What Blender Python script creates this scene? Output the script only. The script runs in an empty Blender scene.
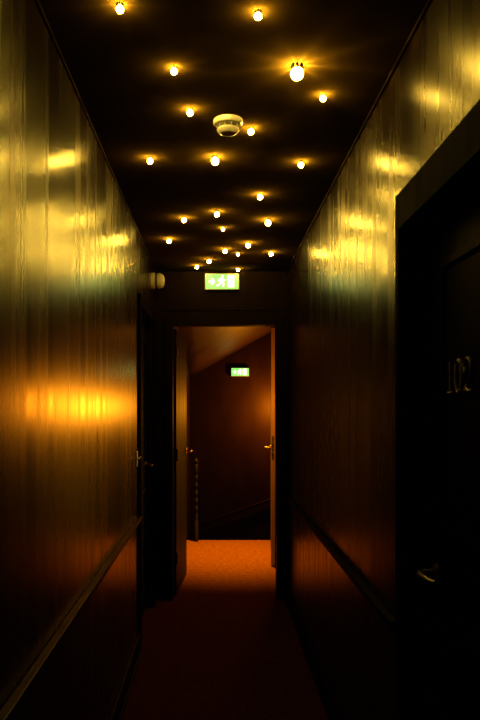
import bpy, bmesh, math, random
from mathutils import Vector, Matrix
random.seed(4)
PI = math.pi
C = bpy.data.collections.new('scene'); bpy.context.scene.collection.children.link(C)

# ------------------------------------------------------------------ constants
EYE = 1.46; F = 700.0; VX, VY = 215.0, 408.0
XL, XR, ZC, YE = -0.457, 0.55, 2.5, 5.33

# ------------------------------------------------------------------ materials
def mat(name, col, rough=.5, metal=0., spec=.5, emit=None, estr=0., coat=0.):
    m = bpy.data.materials.new(name); m.use_nodes = True
    b = m.node_tree.nodes['Principled BSDF']
    b.inputs['Base Color'].default_value = (*col, 1)
    b.inputs['Roughness'].default_value = rough
    b.inputs['Metallic'].default_value = metal
    b.inputs['Specular IOR Level'].default_value = spec
    b.inputs['Coat Weight'].default_value = coat
    if emit:
        b.inputs['Emission Color'].default_value = (*emit, 1)
        b.inputs['Emission Strength'].default_value = estr
    return m

def streaky(name, c1, c2, r1, r2, scale=(14, 14, .5), bump=.15, spec=.5, dist=.004, detail=6, aniso=0.):
    """lacquered surface whose grain runs along the axis with the small scale"""
    m = mat(name, c1, r1, spec=spec); nt = m.node_tree; N = nt.nodes; L = nt.links
    b = N['Principled BSDF']
    if aniso:
        b.inputs['Anisotropic'].default_value = aniso
        b.inputs['Anisotropic Rotation'].default_value = .25
        tg = N.new('ShaderNodeTangent'); tg.direction_type = 'RADIAL'; tg.axis = 'Z'
        L.new(tg.outputs['Tangent'], b.inputs['Tangent'])
    tc = N.new('ShaderNodeTexCoord'); mp = N.new('ShaderNodeMapping')
    mp.inputs['Scale'].default_value = scale
    L.new(tc.outputs['Object'], mp.inputs['Vector'])
    n = N.new('ShaderNodeTexNoise'); n.inputs['Scale'].default_value = 1.0
    n.inputs['Detail'].default_value = detail; n.inputs['Roughness'].default_value = .5
    L.new(mp.outputs['Vector'], n.inputs['Vector'])
    cr = N.new('ShaderNodeValToRGB')
    cr.color_ramp.elements[0].position = .3; cr.color_ramp.elements[0].color = (*c1, 1)
    cr.color_ramp.elements[1].position = .7; cr.color_ramp.elements[1].color = (*c2, 1)
    L.new(n.outputs['Fac'], cr.inputs['Fac']); L.new(cr.outputs['Color'], b.inputs['Base Color'])
    mr = N.new('ShaderNodeMapRange')
    mr.inputs['From Min'].default_value = .3; mr.inputs['From Max'].default_value = .7
    mr.inputs['To Min'].default_value = r1; mr.inputs['To Max'].default_value = r2
    L.new(n.outputs['Fac'], mr.inputs['Value']); L.new(mr.outputs['Result'], b.inputs['Roughness'])
    bp = N.new('ShaderNodeBump'); bp.inputs['Strength'].default_value = bump
    bp.inputs['Distance'].default_value = dist
    L.new(n.outputs['Fac'], bp.inputs['Height']); L.new(bp.outputs['Normal'], b.inputs['Normal'])
    return m

WOOD = streaky('lacquered_wood', (.008, .0036, .0005), (.013, .0058, .0008), .22, .30, (13, 13, .6), .035, detail=1.5, spec=.24, aniso=.6, dist=.002)
WOODD = streaky('dark_wood_trim', (.007, .003, .001), (.012, .005, .0012), .45, .55, (20, 20, 2), .1, spec=.05)
RAILM = streaky('rail_wood', (.025, .010, .002), (.038, .015, .003), .4, .5, (20, 2, 20), .1, spec=.25)
BLACKW = streaky('black_architrave', (.003, .0015, .0008), (.005, .0025, .001), .6, .75, (18, 18, .8), .1, spec=.01)
DOORM = streaky('door_wood', (.004, .002, .001), (.006, .003, .0012), .5, .62, (18, 18, .8), .12, spec=.06)
LEAFM = streaky('landing_door_wood', (.010, .0035, .0007), (.018, .006, .001), .45, .55, (18, 18, .8), .12, spec=.10)
CEILM = streaky('painted_ceiling', (.055, .036, .009), (.068, .045, .011), .7, .8, (6, 6, 6), .1, dist=.002, spec=.0)
LWALL = streaky('landing_wall', (.030, .0125, .002), (.046, .019, .003), .5, .6, (5, 5, 2), .12, spec=.2)
SOFF = streaky('landing_soffit', (.07, .032, .010), (.10, .044, .014), .45, .6, (4, 4, 4), .1)
CARPET = streaky('carpet', (.052, .0135, .0009), (.086, .0245, .0016), .9, 1., (26, 26, 26), .3, spec=.01, dist=.004, detail=8)
BRASS = mat('brass', (.75, .48, .14), .25, 1.)
CHROME = mat('chrome', (.36, .33, .26), .45, 1.)
CREAM = mat('cream_plastic', (.85, .86, .88), .4)
CREAM2 = mat('aged_cream_plastic', (.40, .38, .32), .45)
DARKP = mat('dark_plastic', (.10, .10, .09), .5)
BLOCKM = mat('light_block_black', (.003, .002, .001), .9, 0., .0)  # black for the added crown and disc that block and shape light
NUM = mat('numeral_metal', (.22, .195, .16), .55, .2)
BULB = mat('bulb_glow', (1, .8, .4), .5, emit=(1, .62, .085), estr=215)
RAYEM = mat('ray_emitter_glow', (1, .8, .4), .5, emit=(1, .64, .10), estr=90000)  # emitter added besides the bulb, only for rays on the ceiling
HOUSE = mat('sign_housing', (.4, .45, .3), .4)
GREEN = mat('sign_green', (.05, .30, .05), .4, emit=(.26, .78, .18), estr=1.1)
WHITE = mat('sign_white', (.8, .9, .6), .4, emit=(.95, 1., .55), estr=2.4)

# ------------------------------------------------------------------ helpers
def box(bm, x0, x1, y0, y1, z0, z1):
    v = [bm.verts.new((x, y, z)) for x in (x0, x1) for y in (y0, y1) for z in (z0, z1)]
    for f in ((0,1,3,2), (4,6,7,5), (0,4,5,1), (2,3,7,6), (0,2,6,4), (1,5,7,3)):
        bm.faces.new([v[i] for i in f])

def lathe(bm, prof, seg=32, M=Matrix.Identity(4), cap=True):
    rings = []
    for r, z in prof:
        rings.append([bm.verts.new(M @ Vector((r*math.cos(2*PI*i/seg), r*math.sin(2*PI*i/seg), z))) for i in range(seg)])
    for a, b in zip(rings, rings[1:]):
        for i in range(seg):
            bm.faces.new((a[i], a[(i+1) % seg], b[(i+1) % seg], b[i]))
    if cap:
        bm.faces.new(rings[0][::-1]); bm.faces.new(rings[-1])

def tube(bm, pts, r, seg=8):
    pts = [Vector(p) for p in pts]; rings = []
    for i, p in enumerate(pts):
        d = (pts[min(i+1, len(pts)-1)] - pts[max(i-1, 0)]).normalized()
        up = Vector((0, 0, 1)) if abs(d.z) < .9 else Vector((1, 0, 0))
        a = d.cross(up).normalized(); b = d.cross(a).normalized()
        rings.append([bm.verts.new(p + r*(a*math.cos(2*PI*k/seg) + b*math.sin(2*PI*k/seg))) for k in range(seg)])
    for a, b in zip(rings, rings[1:]):
        for k in range(seg):
            bm.faces.new((a[k], a[(k+1) % seg], b[(k+1) % seg], b[k]))
    bm.faces.new(rings[0][::-1]); bm.faces.new(rings[-1])

def obj(name, bm, m, parent=None, bevel=0., smooth=False, loc=None, rz=None):
    bmesh.ops.recalc_face_normals(bm, faces=bm.faces)
    me = bpy.data.meshes.new(name); bm.to_mesh(me); bm.free(); me.materials.append(m)
    o = bpy.data.objects.new(name, me); C.objects.link(o)
    if smooth:
        for p in me.polygons: p.use_smooth = True
        try: me.set_sharp_from_angle(angle=math.radians(40))
        except Exception: pass
    if bevel:
        b = o.modifiers.new('bevel', 'BEVEL'); b.width = bevel; b.segments = 2; b.limit_method = 'ANGLE'
    if parent: o.parent = parent
    if loc is not None: o.location = loc
    if rz is not None: o.rotation_euler.z = rz
    return o

def thing(name, label=None, cat=None, loc=(0, 0, 0), rz=0, group=None, kind=None):
    o = bpy.data.objects.new(name, None); o.empty_display_size = .05; C.objects.link(o)
    o.location = loc; o.rotation_euler = (0, 0, rz)
    if label: o['label'] = label
    if cat: o['category'] = cat
    if group: o['group'] = group
    if kind: o['kind'] = kind
    return o

def struct(name, boxes, m, label, cat, bevel=0.):
    bm = bmesh.new()
    for b in boxes: box(bm, *b)
    o = obj(name, bm, m, bevel=bevel)
    o['kind'] = 'structure'; o['label'] = label; o['category'] = cat
    return o

# ------------------------------------------------------------------ corridor shell
Y0 = -1.6
D1 = (4.22, 5.12, 2.08)      # left doorway  y0 y1 top
D2 = (1.13, 2.03, 1.98)      # right doorway
OX0, OX1, OZ = -.32, .47, 2.09
struct('floor', [(-.6, .75, Y0-.1, YE+.1, -.1, 0), (-.36-.1, 1.4, YE+.1, 7.74, -.1, 0)], CARPET,
       'rust red carpet running down the corridor and out onto the landing', 'carpet')
struct('ceiling', [(XL-.12, XR+.12, Y0-.1, YE+.1, ZC, ZC+.1)], CEILM,
       'near black corridor ceiling studded with small glowing lights', 'ceiling')
struct('wall_left', [(XL-.12, XL, Y0, D1[0], 0, ZC), (XL-.12, XL, D1[1], YE, 0, ZC), (XL-.12, XL, D1[0], D1[1], D1[2], ZC)],
       WOOD, 'glossy brown lacquered panelled wall on the left of the corridor', 'wall')
struct('wall_right', [(XR, XR+.12, Y0, D2[0], 0, ZC), (XR, XR+.12, D2[1], YE, 0, ZC), (XR, XR+.12, D2[0], D2[1], D2[2], ZC)],
       WOOD, 'glossy brown lacquered wall on the right with yellow light reflections', 'wall')
struct('wall_back', [(XL-.12, OX0, YE, YE+.1, 0, ZC), (OX1, XR+.12, YE, YE+.1, 0, ZC), (OX0, OX1, YE, YE+.1, OZ, ZC)],
       WOODD, 'dark end wall of the corridor around the open doorway', 'wall')
struct('wall_front', [(XL-.12, XR+.12, Y0-.1, Y0, 0, ZC)], WOODD, 'dark wall closing the corridor behind the viewer', 'wall')

# trims
def trim(n, boxes, m, label, bevel=.003): return struct('trim_%d' % n, boxes, m, label, 'trim', bevel)
RZ = .80
def railboxes(x, s, y0, y1):
    a = [(x, x+s*.018, y0, y1, RZ-.012, RZ+.012), (x, x+s*.026, y0, y1, RZ+.012, RZ+.020), (x, x+s*.008, y0, y1, RZ-.028, RZ-.012)]
    return [(min(b[0], b[1]), max(b[0], b[1]), *b[2:]) for b in a]
trim(1, railboxes(XL, 1, Y0, D1[0]-.066), RAILM, 'brown wooden dado rail along the left wall')
trim(2, railboxes(XR, -1, D2[1]+.07, YE), WOODD, 'dark wooden dado rail along the right wall')
trim(3, [(XL, XL+.016, D1[0]-.065, D1[0], 0, D1[2]+.065), (XL, XL+.016, D1[1], D1[1]+.065, 0, D1[2]+.065),
         (XL, XL+.016, D1[0], D1[1], D1[2], D1[2]+.065)], BLACKW, 'dark architrave around the doorway in the left wall')
trim(4, [(XR-.010, XR, D2[1], D2[1]+.065, 0, D2[2]+.11), (XR-.010, XR, D2[0]-.065, D2[0], 0, D2[2]+.11),
         (XR-.010, XR, D2[0], D2[1], D2[2], D2[2]+.11),
         (XR-.018, XR-.010, D2[1], D2[1]+.02, 0, D2[2]+.02), (XR-.018, XR-.010, D2[0], D2[1], D2[2], D2[2]+.02)], BLACKW, 'black stepped architrave around the numbered door in the right wall', 0)
trim(5, [(OX0-.062, OX0, YE-.022, YE, 0, OZ+.055), (OX1, OX1+.05, YE-.022, YE, 0, OZ+.055),
         (OX0, OX1, YE-.022, YE, OZ, OZ+.055)], WOODD, 'dark architrave around the open doorway at the corridor end')
trim(6, [(XL, XL+.008, Y0, YE, ZC-.012, ZC)], WOODD, 'thin brown cornice strip where left wall meets ceiling', 0)
trim(7, [(XR-.008, XR, Y0, YE, ZC-.012, ZC)], WOODD, 'thin dark cornice strip where right wall meets ceiling', 0)
trim(8, [(-.40, .52, YE-.010, YE, 2.20, 2.212)], WOODD,
     'dark moulding line on the wall above the end doorway')
struct('baseboard_left', [(XL, XL+.016, Y0, D1[0]-.066, 0, .13), (XL, XL+.022, Y0, D1[0]-.066, 0, .03)], WOODD,
       'dark skirting board along the left wall', 'baseboard', .003)
struct('baseboard_right', [(XR-.016, XR, D2[1]+.066, YE-.023, 0, .13), (XR-.022, XR, D2[1]+.066, YE-.023, 0, .03)], WOODD,
       'dark skirting board along the right wall', 'baseboard', .003)

# ------------------------------------------------------------------ doors
def frame_strip(bm, plane, s, a0, a1, z0, z1, w=.03, t=.01):
    """rectangular moulding on a door face; plane = x of the face, s = outward sign"""
    x0, x1 = sorted((plane, plane+s*t))
    box(bm, x0, x1, a0, a1, z0, z0+w); box(bm, x0, x1, a0, a1, z1-w, z1)
    box(bm, x0, x1, a0, a0+w, z0+w, z1-w); box(bm, x0, x1, a1-w, a1, z0+w, z1-w)

def lever(parent, x, s, y, dy, z, m):
    """lever handle: rose on plane x, sticking out along s*x, lever pointing along dy"""
    R = Matrix.Translation((x, y, z)) @ Matrix.Rotation(s*PI/2, 4, 'Y')
    bm = bmesh.new(); lathe(bm, [(.026, 0), (.026, .006), (.022, .010), (.010, .012), (.010, .04)], 24, R)
    h = obj('door_handle', bm, m, parent, smooth=True)
    bm = bmesh.new()
    tube(bm, [(x+s*.036, y, z), (x+s*.05, y+dy*.01, z), (x+s*.055, y+dy*.035, z), (x+s*.052, y+dy*.115, z+.002), (x+s*.044, y+dy*.125, z)], .0085, 10)
    obj('lever', bm, m, h, smooth=True)
    return h

# door_1: closed door in the left wall
d = thing('door_1', 'closed dark door recessed in the left wall beside the end doorway', 'door', (0, 0, 0), kind='structure')
bm = bmesh.new(); box(bm, -.545, -.505, D1[0]+.004, D1[1]-.004, .005, D1[2]-.004); obj('door_leaf', bm, DOORM, d, .002)
bm = bmesh.new(); frame_strip(bm, -.505, 1, 4.35, 5.0, 1.05, 1.95); frame_strip(bm, -.505, 1, 4.35, 5.0, .18, .9); obj('panel_moulding', bm, DOORM, d)
lever(d, -.505, 1, 5.06, -1, 1.05, mat('dark_bronze', (.12, .07, .03), .4, 1.))

# door_2: numbered guest-room door on the right
d = thing('door_2', 'black panelled door numbered 102 recessed in the right wall', 'door', (0, 0, 0), kind='structure')
bm = bmesh.new(); box(bm, .62, .66, D2[0]+.004, D2[1]-.004, .005, D2[2]-.004); obj('door_leaf', bm, DOORM, d, .002)
bm = bmesh.new(); frame_strip(bm, .62, -1, 1.25, 1.91, 1.12, 1.86, .025); frame_strip(bm, .62, -1, 1.25, 1.91, .18, .9, .025); obj('panel_moulding', bm, DOORM, d, .002)
lever(d, .62, -1, 1.96, -1, 1.0, CHROME)
# numerals: strokes in (u to the reader's right, v up), facing -x
def arc(cx, cy, rx, ry, a0, a1, n=20):
    return [(cx+rx*math.cos(math.radians(a0+(a1-a0)*i/n)), cy+ry*math.sin(math.radians(a0+(a1-a0)*i/n))) for i in range(n+1)]
digits = [
    ([[(-.016, .060), (-.004, .068), (0, .082), (0, 0)], [(.003, .080), (.003, 0)], [(-.016, 0), (.018, 0)]], 0.),
    ([arc(0, .04, .023, .042, 0, 360, 28), arc(0, .04, .018, .040, 0, 360, 28)], .056),
    ([arc(0, .058, .021, .024, 190, -40, 20) + [(-.002, .020), (-.020, .002), (-.006, .008), (.012, 0), (.024, .004), (.026, .016)], arc(-.017, .054, .005, .005, 0, 360, 10)], .112)]
for strokes, off in digits:
    bm = bmesh.new()
    for st in strokes:
        tube(bm, [(.616, 1.83-(off+u)*1.1, 1.50+v) for u, v in st], .0048, 6)
    obj('numeral', bm, NUM, d, smooth=True)

# door_3: leaf of the end doorway, swung onto the landing
d = thing('door_3', 'brown door leaf swung open on the left side of the end doorway', 'door', (-.30, YE+.105, 0), kind='structure')
d.rotation_euler.z = math.radians(-4)
bm = bmesh.new(); box(bm, -.036, 0, 0, .72, .008, 2.07); lf = obj('door_leaf', bm, LEAFM, d, .002)
lever(d, 0, 1, .66, -1, 1.09, BRASS)
for z in (.25, 1.05, 1.85):
    bm = bmesh.new(); tube(bm, [(.006, -.002, z), (.006, -.002, z+.09)], .006, 10); obj('hinge', bm, BRASS, d, smooth=True)

# door_4: further leaf seen edge-on on the landing
d = thing('door_4', 'door leaf on the landing seen edge on at the right of the opening', 'door', (.516, 6.45, 0), kind='structure')
d.rotation_euler.z = math.radians(-4.6)
bm = bmesh.new(); box(bm, 0, .036, 0, .74, .008, 2.2); obj('door_leaf', bm, mat('pale_door_edge', (.50, .34, .14), .4), d, .002)
bm = bmesh.new(); box(bm, .006, .030, -.002, .001, .98, 1.20); lp = obj('latch_plate', bm, DARKP, d)
bm = bmesh.new(); box(bm, .011, .025, -.014, -.002, 1.11, 1.14); obj('latch_bolt', bm, BRASS, lp, .001)
bm = bmesh.new(); box(bm, .011, .025, -.012, -.002, 1.02, 1.05); obj('latch_bolt', bm, BRASS, lp, .001)
lever(d, 0, -1, .06, 1, 1.09, mat('aged_brass', (.3, .17, .05), .4, 1.))

# ------------------------------------------------------------------ landing and stairwell
YF = 10.0
struct('wall_left.001', [(-.46, -.36, YE+.1, YF, -1.1, 2.95)], LWALL, 'brown side wall of the landing left of the open door', 'wall')
struct('wall_right.001', [(.78, .88, YE+.1, 7.22, 0, 3.1), (.58, 1.4, 7.22, 7.30, 0, 3.1), (1.3, 1.4, 7.30, YF, -1.1, 3.1)], LWALL,
       'brown wall on the right side of the landing', 'wall')
struct('wall_back.001', [(-.46, 1.4, YF, YF+.1, -1.1, 3.1)], LWALL, 'dark reddish brown far wall of the stairwell below the second exit sign', 'wall')
struct('wall_front.001', [(XR+.12, .88, YE, YE+.1, 0, 3.1), (-.46, .88, YE, YE+.1, ZC+.1, 3.1)], LWALL, 'landing side of the doorway wall', 'wall')
bm = bmesh.new()
def zc(x, y):
    t = (y-YE)/(YF-YE); a = (x+.36)/1.7
    return (2.48*(1-t)+1.90*t) + (.45*(1-t)+.95*t)*max(0, a)
nx, ny = 12, 6; g = []
for j in range(ny+1):
    g.append([bm.verts.new((-.36+1.7*i/nx, YE+.1+(YF-YE-.1)*j/ny, zc(-.36+1.7*i/nx, YE+.1+(YF-YE-.1)*j/ny))) for i in range(nx+1)])
for j in range(ny):
    for i in range(nx): bm.faces.new((g[j][i], g[j][i+1], g[j+1][i+1], g[j+1][i]))
o = obj('ceiling.001', bm, SOFF, smooth=True); o['kind'] = 'structure'; o['label'] = 'sloping brown underside of the stairs above the landing'; o['category'] = 'ceiling'
so = o.modifiers.new('solid', 'SOLIDIFY'); so.thickness = .05; so.offset = 1
steps = [(-.36, 1.3, 7.74+.25*k, 7.74+.25*(k+1), -1.1, -.17*(k+1)) for k in range(5)] + [(-.36, 1.3, 8.99, YF, -1.1, -.95)]
struct('floor_stairs', steps, CARPET, 'carpeted stairs leading down from the landing edge', 'stairs')
struct('baseboard_back', [(-.36, 1.3, YF-.015, YF, -.95, -.82)], WOODD, 'dark skirting of the stairwell far wall', 'baseboard')

# stair railing with turned newel
NEW = streaky('newel_wood', (.006, .003, .0008), (.012, .005, .001), .6, .7, (20, 20, 2), .1, spec=.05)
r = thing('stair_railing', 'dark turned newel post and rail at the head of the stairs', 'railing', (-.205, 7.66, 0))
bm = bmesh.new()
pr = [(.022, 0), (.022, .22), (.014, .24), (.021, .27), (.012, .30)]
z = .32
for k in range(5): pr += [(.011, z), (.019, z+.02), (.021, z+.035), (.019, z+.05), (.011, z+.07)]; z += .085
pr += [(.020, z+.01), (.020, .84), (.014, .85), (.024, .87), (.020, .895), (.005, .91)]
lathe(bm, pr, 20); obj('newel_post', bm, NEW, r, smooth=True)
bm = bmesh.new(); tube(bm, [(0, .02, .82), (0, .16, .79), (0, 1.3, .02), (0, 1.42, -.05)], .018, 10); obj('handrail', bm, NEW, r, smooth=True)
for k in range(5):
    y = .205+.25*k
    bm = bmesh.new(); zt = .79-(y-.16)*.684; zb = -.17*(k+1)
    lathe(bm, [(.012, zb), (.012, zb+.15), (.008, zb+.17), (.015, (zt+zb)/2), (.008, zt-.12), (.011, zt-.01)], 12, Matrix.Translation((0, y, 0)))
    obj('baluster', bm, NEW, r, smooth=True)
h = thing('handrail', 'dark handrail sloping along the stairwell far wall', 'handrail', (0, YF, 0))
bm = bmesh.new(); tube(bm, [(-.3, -.06, -.22), (1.2, -.06, .30)], .022, 10); obj('rail', bm, RAILM, h, smooth=True)
for x in (-.1, .9):
    zz = -.22+(x+.3)*.3467
    bm = bmesh.new(); tube(bm, [(x, 0, zz-.05), (x, -.05, zz-.05), (x, -.06, zz-.018)], .008, 8); obj('bracket', bm, BRASS, h, smooth=True)

# ------------------------------------------------------------------ exit signs
def exit_sign(loc, label, w=.26, hh=.125, ceil=False):
    s = thing('exit_sign', label, 'exit sign', loc, group='green emergency exit signs')
    bm = bmesh.new(); box(bm, -w/2, w/2, -.045, 0, -hh/2, hh/2); obj('housing', bm, HOUSE, s, .004)
    bm = bmesh.new(); box(bm, -w/2+.008, w/2-.008, -.049, -.045, -hh/2+.008, hh/2-.008); obj('face', bm, GREEN, s)
    bm = bmesh.new(); y0, y1 = -.052, -.049
    def stroke(pts, t):
        for (ax, az), (bx_, bz) in zip(pts, pts[1:]):
            dx, dz = bx_-ax, bz-az; l = math.hypot(dx, dz); nx_, nz = -dz/l*t/2, dx/l*t/2
            c = [(ax+nx_, az+nz), (bx_+nx_, bz+nz), (bx_-nx_, bz-nz), (ax-nx_, az-nz)]
            A = [bm.verts.new((p, y0, q)) for p, q in c]; B = [bm.verts.new((p, y1, q)) for p, q in c]
            bm.faces.new(A); bm.faces.new(B[::-1])
            for i in range(4): bm.faces.new((A[i], B[i], B[(i+1) % 4], A[(i+1) % 4]))
    k = hh/.125
    P = lambda *q: [(x*k, z*k) for x, z in q]
    # running figure
    lathe(bm, [(.0085*k, 0), (.0085*k, .003)], 14, Matrix.Translation((.004*k, y1, .038*k)) @ Matrix.Rotation(PI/2, 4, 'X'))
    stroke(P((.000, .028), (-.010, -.002)), .017*k)
    stroke(P((-.002, .022), (-.022, .016), (-.030, .002)), .008*k)
    stroke(P((.002, .022), (.014, .008), (.026, .012)), .008*k)
    stroke(P((-.010, -.002), (.012, -.014), (.008, -.040)), .010*k)
    stroke(P((-.010, -.002), (-.018, -.022), (-.040, -.032)), .010*k)
    # open doorway
    stroke(P((.066, -.042), (.066, .044)), .050*k)
    # arrow
    stroke(P((-.100, 0), (-.062, 0)), .013*k); stroke(P((-.080, .022), (-.058, 0)), .012*k); stroke(P((-.080, -.022), (-.058, 0)), .012*k)
    obj('pictogram', bm, WHITE, s)
    return s
exit_sign(((222-VX)/132., YE, EYE+(VY-282.5)/131.5), 'lit green running figure exit sign on the wall above the open doorway')
exit_sign(((240-VX)/70.3, YF, EYE+(VY-372)/70.3), 'small lit green exit sign on the far stairwell wall seen through the doorway')

# ------------------------------------------------------------------ smoke detector, sounder, switch
s = thing('smoke_detector', 'round cream smoke detector on the ceiling among the star lights', 'smoke detector', (.047, 2.53, ZC))
bm = bmesh.new(); lathe(bm, [(.053, 0), (.053, -.012), (.048, -.017)], 40); obj('base', bm, CREAM, s, smooth=True)
bm = bmesh.new(); lathe(bm, [(.036, -.017), (.036, -.032)], 32); obj('grille', bm, DARKP, s, smooth=True)
bm = bmesh.new(); lathe(bm, [(.039, -.031), (.040, -.037), (.034, -.046), (.024, -.049), (.022, -.047), (.004, -.047)], 40); cv = obj('cover', bm, CREAM, s, smooth=True)
for k in range(10):
    c, n = math.cos(k*PI/5), math.sin(k*PI/5)
    bm = bmesh.new(); tube(bm, [(.038*c, .038*n, -.016), (.038*c, .038*n, -.032)], .002, 6); obj('rib', bm, CREAM2, s)
bm = bmesh.new(); lathe(bm, [(.003, -.044), (.003, -.0485)], 10, Matrix.Translation((.029, -.010, 0))); obj('indicator', bm, mat('led_red', (.4, .02, .01), .3), cv)

s = thing('alarm_sounder', 'round cream alarm sounder high on the left wall near the exit sign', 'alarm', (XL, 5.04, 2.375))
R = Matrix.Rotation(PI/2, 4, 'Y')
bm = bmesh.new(); lathe(bm, [(.058, -.002), (.058, .022), (.054, .026)], 36, R); obj('base', bm, CREAM2, s, smooth=True)
bm = bmesh.new(); lathe(bm, [(.048, .026), (.048, .044)], 36, R); obj('grille', bm, DARKP, s, smooth=True)
bm = bmesh.new(); lathe(bm, [(.054, .044), (.054, .062), (.046, .082), (.028, .092), (.006, .094)], 36, R); obj('cover', bm, CREAM2, s, smooth=True)

s = thing('light_switch', 'small brass light switch on the left wall beside the door frame', 'switch', (XL, 4.06, 1.165))
bm = bmesh.new(); box(bm, 0, .008, -.022, .022, -.045, .045); obj('plate', bm, mat('pale_brass', (.9, .75, .45), .45, .6), s, .002)
bm = bmesh.new(); tube(bm, [(.005, 0, 0), (.018, 0, .002), (.030, 0, .012)], .006, 8); obj('toggle', bm, CREAM, s, smooth=True)

# ------------------------------------------------------------------ star lights
LG = [
 (120, 10, .013, 'star light at the very top left of the ceiling, nearest the left wall'),
 (258, 17, .013, 'star light at the top middle of the ceiling, nearest the viewer'),
 (174, 72, .013, 'star light on the left between the top left one and the smoke detector'),
 (297, 70, .026, 'largest and brightest round star light, up and right of the smoke detector'),
 (323, 99, .013, 'star light closest to the right wall, just below the largest one'),
 (190, 113, .014, 'star light immediately left of the smoke detector'),
 (251, 132, .014, 'star light touching the right edge of the smoke detector in view'),
 (150, 161, .015, 'star light beside the left wall, further in than the smoke detector'),
 (215, 160, .020, 'bright round star light just beyond the smoke detector'),
 (301, 165, .015, 'star light beside the right wall, level with the bright one beyond the detector'),
 (260, 197, .016, 'star light right of centre halfway between smoke detector and exit sign'),
 (217, 214, .017, 'star light in the centre halfway between smoke detector and exit sign'),
 (184, 220, .016, 'star light left of the middle pair beyond the smoke detector'),
 (268, 222, .020, 'bright star light on the right just beyond the halfway one'),
 (223, 230, .012, 'small star light just behind the central halfway one'),
 (169, 241, .016, 'star light near the far left edge of the ceiling above the alarm sounder'),
 (248, 245, .018, 'star light up and right of the exit sign, beyond the bright right hand one'),
 (225, 251, .017, 'star light directly above the exit sign'),
 (271, 254, .016, 'star light nearest the far right corner of the ceiling'),
 (238, 255, .012, 'faint small star light between the two above the exit sign'),
 (209, 261, .018, 'star light just up and left of the exit sign'),
 (197, 267, .016, 'star light left of the exit sign close to the end wall'),
 (238, 270, .014, 'star light closest to the end wall, at the right corner of the exit sign'),
]
def make_light():
    """glowing globe under a notched crown and shield added to shape rays; an added filament in the crown throws rays over the ceiling"""
    t = thing('ceiling_light')
    bm = bmesh.new(); NT = 9; ri, ro, h = .66, .70, .36
    for k in range(NT):
        a0 = 2*PI*(k+.11)/NT; a1 = 2*PI*(k+.89)/NT; n = 5; cols = []
        for q in range(n+1):
            a = a0+(a1-a0)*q/n; c, s = math.cos(a), math.sin(a)
            cols.append([bm.verts.new((r_*c, r_*s, z_)) for r_, z_ in ((ri, 0), (ro, 0), (ro, -h), (ri, -h))])
        for A, B in zip(cols, cols[1:]):
            for e in range(4): bm.faces.new((A[e], A[(e+1) % 4], B[(e+1) % 4], B[e]))
        bm.faces.new(cols[0][::-1]); bm.faces.new(cols[-1])
    obj('ray_crown', bm, BLOCKM, t)  # crown added so its gaps cut the light into starburst rays
    bm = bmesh.new(); lathe(bm, [(.3, -.34), (.74, -.34), (.74, -.37), (.3, -.37), (.3, -.34)], 24, cap=False); obj('halo_shield', bm, BLOCKM, t)  # disc added to keep the bulb's halo off the rays
    bm = bmesh.new(); bmesh.ops.create_icosphere(bm, subdivisions=1, radius=.07, matrix=Matrix.Translation((0, 0, -.24)))
    obj('ray_emitter', bm, RAYEM, t, smooth=True)  # added emitter hidden in the crown, source of the ceiling rays
    bm = bmesh.new(); bmesh.ops.create_icosphere(bm, subdivisions=3, radius=.74, matrix=Matrix.Translation((0, 0, -1.02)))
    obj('bulb', bm, BULB, t, smooth=True)
    return t
first = make_light()
for i, (px, py, rad, lab) in enumerate(LG):
    Y = (ZC-EYE-.015)*F/(VY-py); X = (px-VX)/F*Y
    if i == 0: t = first
    else:
        t = first.copy(); C.objects.link(t)
        for ch in list(first.children):
            c = ch.copy(); C.objects.link(c); c.parent = t
    t.location = (X, min(Y, YE-.035), ZC); t.scale = (rad, rad, rad); t.rotation_euler.z = random.uniform(0, PI/4)
    t['label'] = lab; t['category'] = 'ceiling light'; t['group'] = 'star lights scattered over the ceiling'

# ------------------------------------------------------------------ lamps of the landing (out of the doorway's sight)
def lamp(name, loc, col, e, r):
    l = bpy.data.lights.new(name, 'POINT'); l.energy = e; l.color = col; l.shadow_soft_size = r
    o = bpy.data.objects.new(name, l); C.objects.link(o); o.location = loc
lamp('stairwell_lamp', (.87, 9.60, 1.48), (1, .35, .017), 42, .08)
lamp('landing_lamp', (.535, 5.75, 1.5), (1, .30, .012), 12, .03)
l = bpy.data.lights.new('landing_downlight', 'SPOT'); l.energy = 1500; l.color = (1, .62, .045); l.spot_size = math.radians(72); l.spot_blend = 1.; l.shadow_soft_size = .06
o = bpy.data.objects.new('landing_downlight', l); C.objects.link(o); o.location = (.20, 7.1, 2.30)

w = bpy.data.worlds.new('world'); bpy.context.scene.world = w; w.use_nodes = True
w.node_tree.nodes['Background'].inputs[0].default_value = (.0005, .0004, .0003, 1)
bpy.context.scene.view_settings.view_transform = 'Standard'
try: bpy.context.scene.view_settings.look = 'Medium High Contrast'
except Exception as e: print('look', e)

cam = bpy.data.cameras.new('camera'); co = bpy.data.objects.new('camera', cam); C.objects.link(co)
co.location = (0, 0, EYE); co.rotation_euler = (PI/2, 0, 0)
cam.sensor_fit = 'VERTICAL'; cam.sensor_height = 36; cam.sensor_width = 24; cam.lens = 35
cam.shift_x = (240-VX)/720; cam.shift_y = (VY-360)/720; cam.clip_start = .02
bpy.context.scene.camera = co
